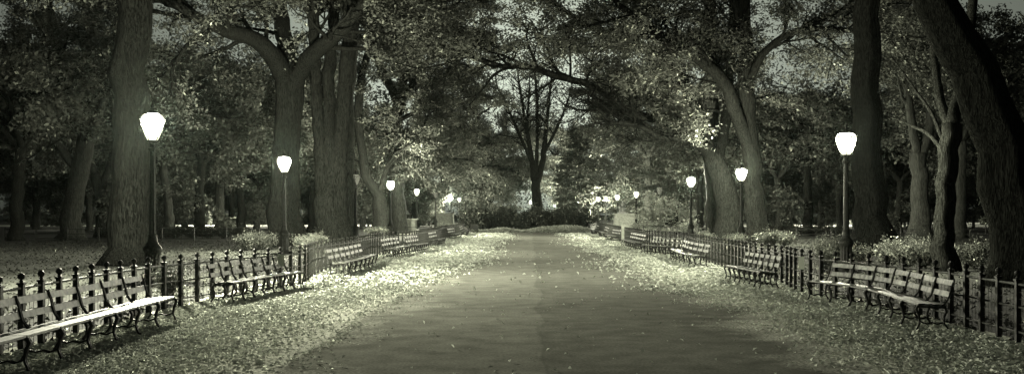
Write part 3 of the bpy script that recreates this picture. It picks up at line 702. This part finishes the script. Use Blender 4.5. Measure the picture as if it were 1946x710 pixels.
# wood beyond
N = 90000; th = rg.uniform(-1, 1, N); x = th*130; cl = rg.integers(0, 1100, N); cx = rg.uniform(-190, 190, 1100); cyy = rg.uniform(285, 335, 1100); cz = rg.uniform(1, 52, 1100)
c = np.stack([cx[cl], cyy[cl], cz[cl]], 1)+rg.normal(size=(N, 3))*(4, 4, 2.0); c = c[c[:, 2] > .2]
keep = ~((np.abs(c[:, 0]+5) < 18) & (c[:, 2] > 14) & (rg.uniform(size=len(c)) < .75)); c = c[keep]
o = quads_mesh('distant_wood', leaf_quads(c, 1.1, rg, .3), LEAF); tag(o, 'mass of far-off foliage closing the view', 'woodland', kind='stuff')

# fallen leaves
def litter(N, y0, y1, size, seed):
    rg = np.random.default_rng(seed); x = rg.uniform(-6.3, 6.3, N*3); y = rg.uniform(y0, y1, N*3)
    wobl = .9*np.sin(y*.55+1)*.5+.6*np.sin(y*.21+x)+.4*np.sin(y*1.7+2*x)
    fy = np.clip((y-20)/12, 0, 1)*1.3; e = np.maximum((-x-2.6+fy+.35*wobl)*1.1, (x-3.2+fy*.8+.6*wobl)*.8); p = np.clip(e*.5, 0, 1)**1.4+.03*np.clip(e*2+1, 0, 1)
    seam = np.exp(-((x+2.75-.1*np.sin(y))/.10)**2)*.25*(y < 22)
    p = np.maximum(p, np.maximum(np.where(y < 45, .0035, .0006), seam)); k = rg.uniform(size=N*3) < p; c = np.stack([x[k], y[k], np.zeros(k.sum())], 1)
    V = leaf_quads(c, size, rg, 1.7, 1.0, .62, .2); V[:, :, 2] += .012-V[:, :, 2].min(axis=1)[:, None]*.85+rg.uniform(0, .012, len(V))[:, None]
    return V
V = np.concatenate([litter(48000, 8.5, 24, .062, 1), litter(30000, 24, 48, .10, 2), litter(26000, 48, 92, .12, 3)])
o = quads_mesh('fallen_leaves', V, FALLEN); tag(o, 'pale fallen leaves strewn thickly along both sides of the path', 'leaves', kind='stuff')
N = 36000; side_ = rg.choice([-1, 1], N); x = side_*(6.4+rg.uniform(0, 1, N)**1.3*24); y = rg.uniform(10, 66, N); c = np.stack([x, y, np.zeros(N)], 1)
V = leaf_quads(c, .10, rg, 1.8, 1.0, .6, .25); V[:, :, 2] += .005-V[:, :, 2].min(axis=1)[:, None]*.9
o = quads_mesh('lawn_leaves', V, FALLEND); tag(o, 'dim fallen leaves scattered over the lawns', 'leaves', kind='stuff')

# ------------------------------------------------------------------ pedestals and statue
def pedestal(px, s, w, dpt, h, label):
    root = empty('stone_pedestal', (*XY(px, s), 0)); tag(root, label, 'pedestal')
    m = MB(); m.box((0,0,.12), (w/2+.2,0,0), (0,dpt/2+.2,0), (0,0,.12)); m.build('plinth', STONE, root)
    m = MB(); a, b_ = w/2, dpt/2; k = .93; z0, z1 = .24, h-.18
    m.add([(-a,-b_,z0),(a,-b_,z0),(a,b_,z0),(-a,b_,z0),(-a*k,-b_*k,z1),(a*k,-b_*k,z1),(a*k,b_*k,z1),(-a*k,b_*k,z1)], [(3,2,1,0),(4,5,6,7),(0,1,5,4),(1,2,6,5),(2,3,7,6),(3,0,4,7)]); m.build('shaft', STONE, root)
    m = MB(); m.box((0,0,h-.14), (w/2+.02,0,0), (0,dpt/2+.02,0), (0,0,.04)); m.box((0,0,h-.05), (w/2+.12,0,0), (0,dpt/2+.12,0), (0,0,.05)); m.build('cornice', STONE, root)
    return root
pedestal(1186, 15.3, 2.6, 1.8, 1.75, 'pale stone pedestal with dark seated bronze figure, right of the path')
pedestal(773, 20.6, 1.8, 1.5, 1.25, 'dim stone block behind the left fence, by the second pair of lamps')
pedestal(846, 14.9, 2.2, 1.8, 1.8, 'farther dim stone pedestal behind the slim unlit lamp on the left')
# seated bronze figure, one skinned body
def statue(px, s, z, label):
    jo = [(0,0,.75),(0,-.02,1.05),(0,.0,1.32),(0,-.02,1.48),(0,-.04,1.68),   # pelvis chest neck head
          (.25,0,1.28),(.38,-.18,1.02),(.26,-.42,.98),(-.25,0,1.28),(-.36,-.2,1.0),(-.22,-.42,.9),
          (.15,-.02,.72),(.2,-.5,.78),(.2,-.55,.3),(.2,-.75,.26),(-.15,-.02,.72),(-.2,-.5,.78),(-.22,-.42,.3),(-.22,-.6,.26)]
    ed = [(0,1),(1,2),(2,3),(3,4),(2,5),(5,6),(6,7),(2,8),(8,9),(9,10),(0,11),(11,12),(12,13),(13,14),(0,15),(15,16),(16,17),(17,18)]
    rd = [.2,.19,.2,.08,.13,.1,.075,.05,.1,.075,.05,.14,.12,.08,.06,.14,.12,.08,.06]
    me = bpy.data.meshes.new('bronze_statue'); me.from_pydata(jo, ed, []); o = bpy.data.objects.new('bronze_statue', me); C.objects.link(o)
    md = o.modifiers.new('skin', 'SKIN')
    for i, r_ in enumerate(rd): me.skin_vertices[0].data[i].radius = (r_, r_)
    me.skin_vertices[0].data[0].use_root = True
    o.modifiers.new('sub', 'SUBSURF').render_levels = 2; me.materials.append(BRONZE)
    x, y = XY(px, s); o.location = (x, y, z); tag(o, label, 'statue')
    m = MB(); m.box((0,.08,.38), (.36,0,0), (0,.32,0), (0,0,.36)); m.box((0,.36,.8), (.34,0,0), (0,.05,0), (0,0,.42)); m.build('seat', BRONZE, o)
    m = MB(); m.box((0,-.1,.04), (.6,0,0), (0,.85,0), (0,0,.05)); m.build('base', BRONZE, o)
try: statue(1183, 15.3, 1.755, 'dark bronze figure seated on the pale pedestal right of the path')
except Exception as e_: print('statue', e_)

# ------------------------------------------------------------------ haze
if HAZE > 0:
    m = MB(); m.box((0, 230, 20), (190, 0, 0), (0, 260, 0), (0, 0, 22)); hz = m.build('haze', bpy.data.materials.new('haze'))
    hm = hz.data.materials[0]; hm.use_nodes = True; hn = hm.node_tree.nodes; hn.clear(); ho = hn.new('ShaderNodeOutputMaterial')
    hv = hn.new('ShaderNodeVolumePrincipled'); hv.inputs['Color'].default_value = (.78, 1, .88, 1); hv.inputs['Density'].default_value = HAZE; hv.inputs['Anisotropy'].default_value = .92
    hm.node_tree.links.new(hv.outputs[0], ho.inputs['Volume']); tag(hz, 'thin night haze between the trees', 'haze', kind='stuff')
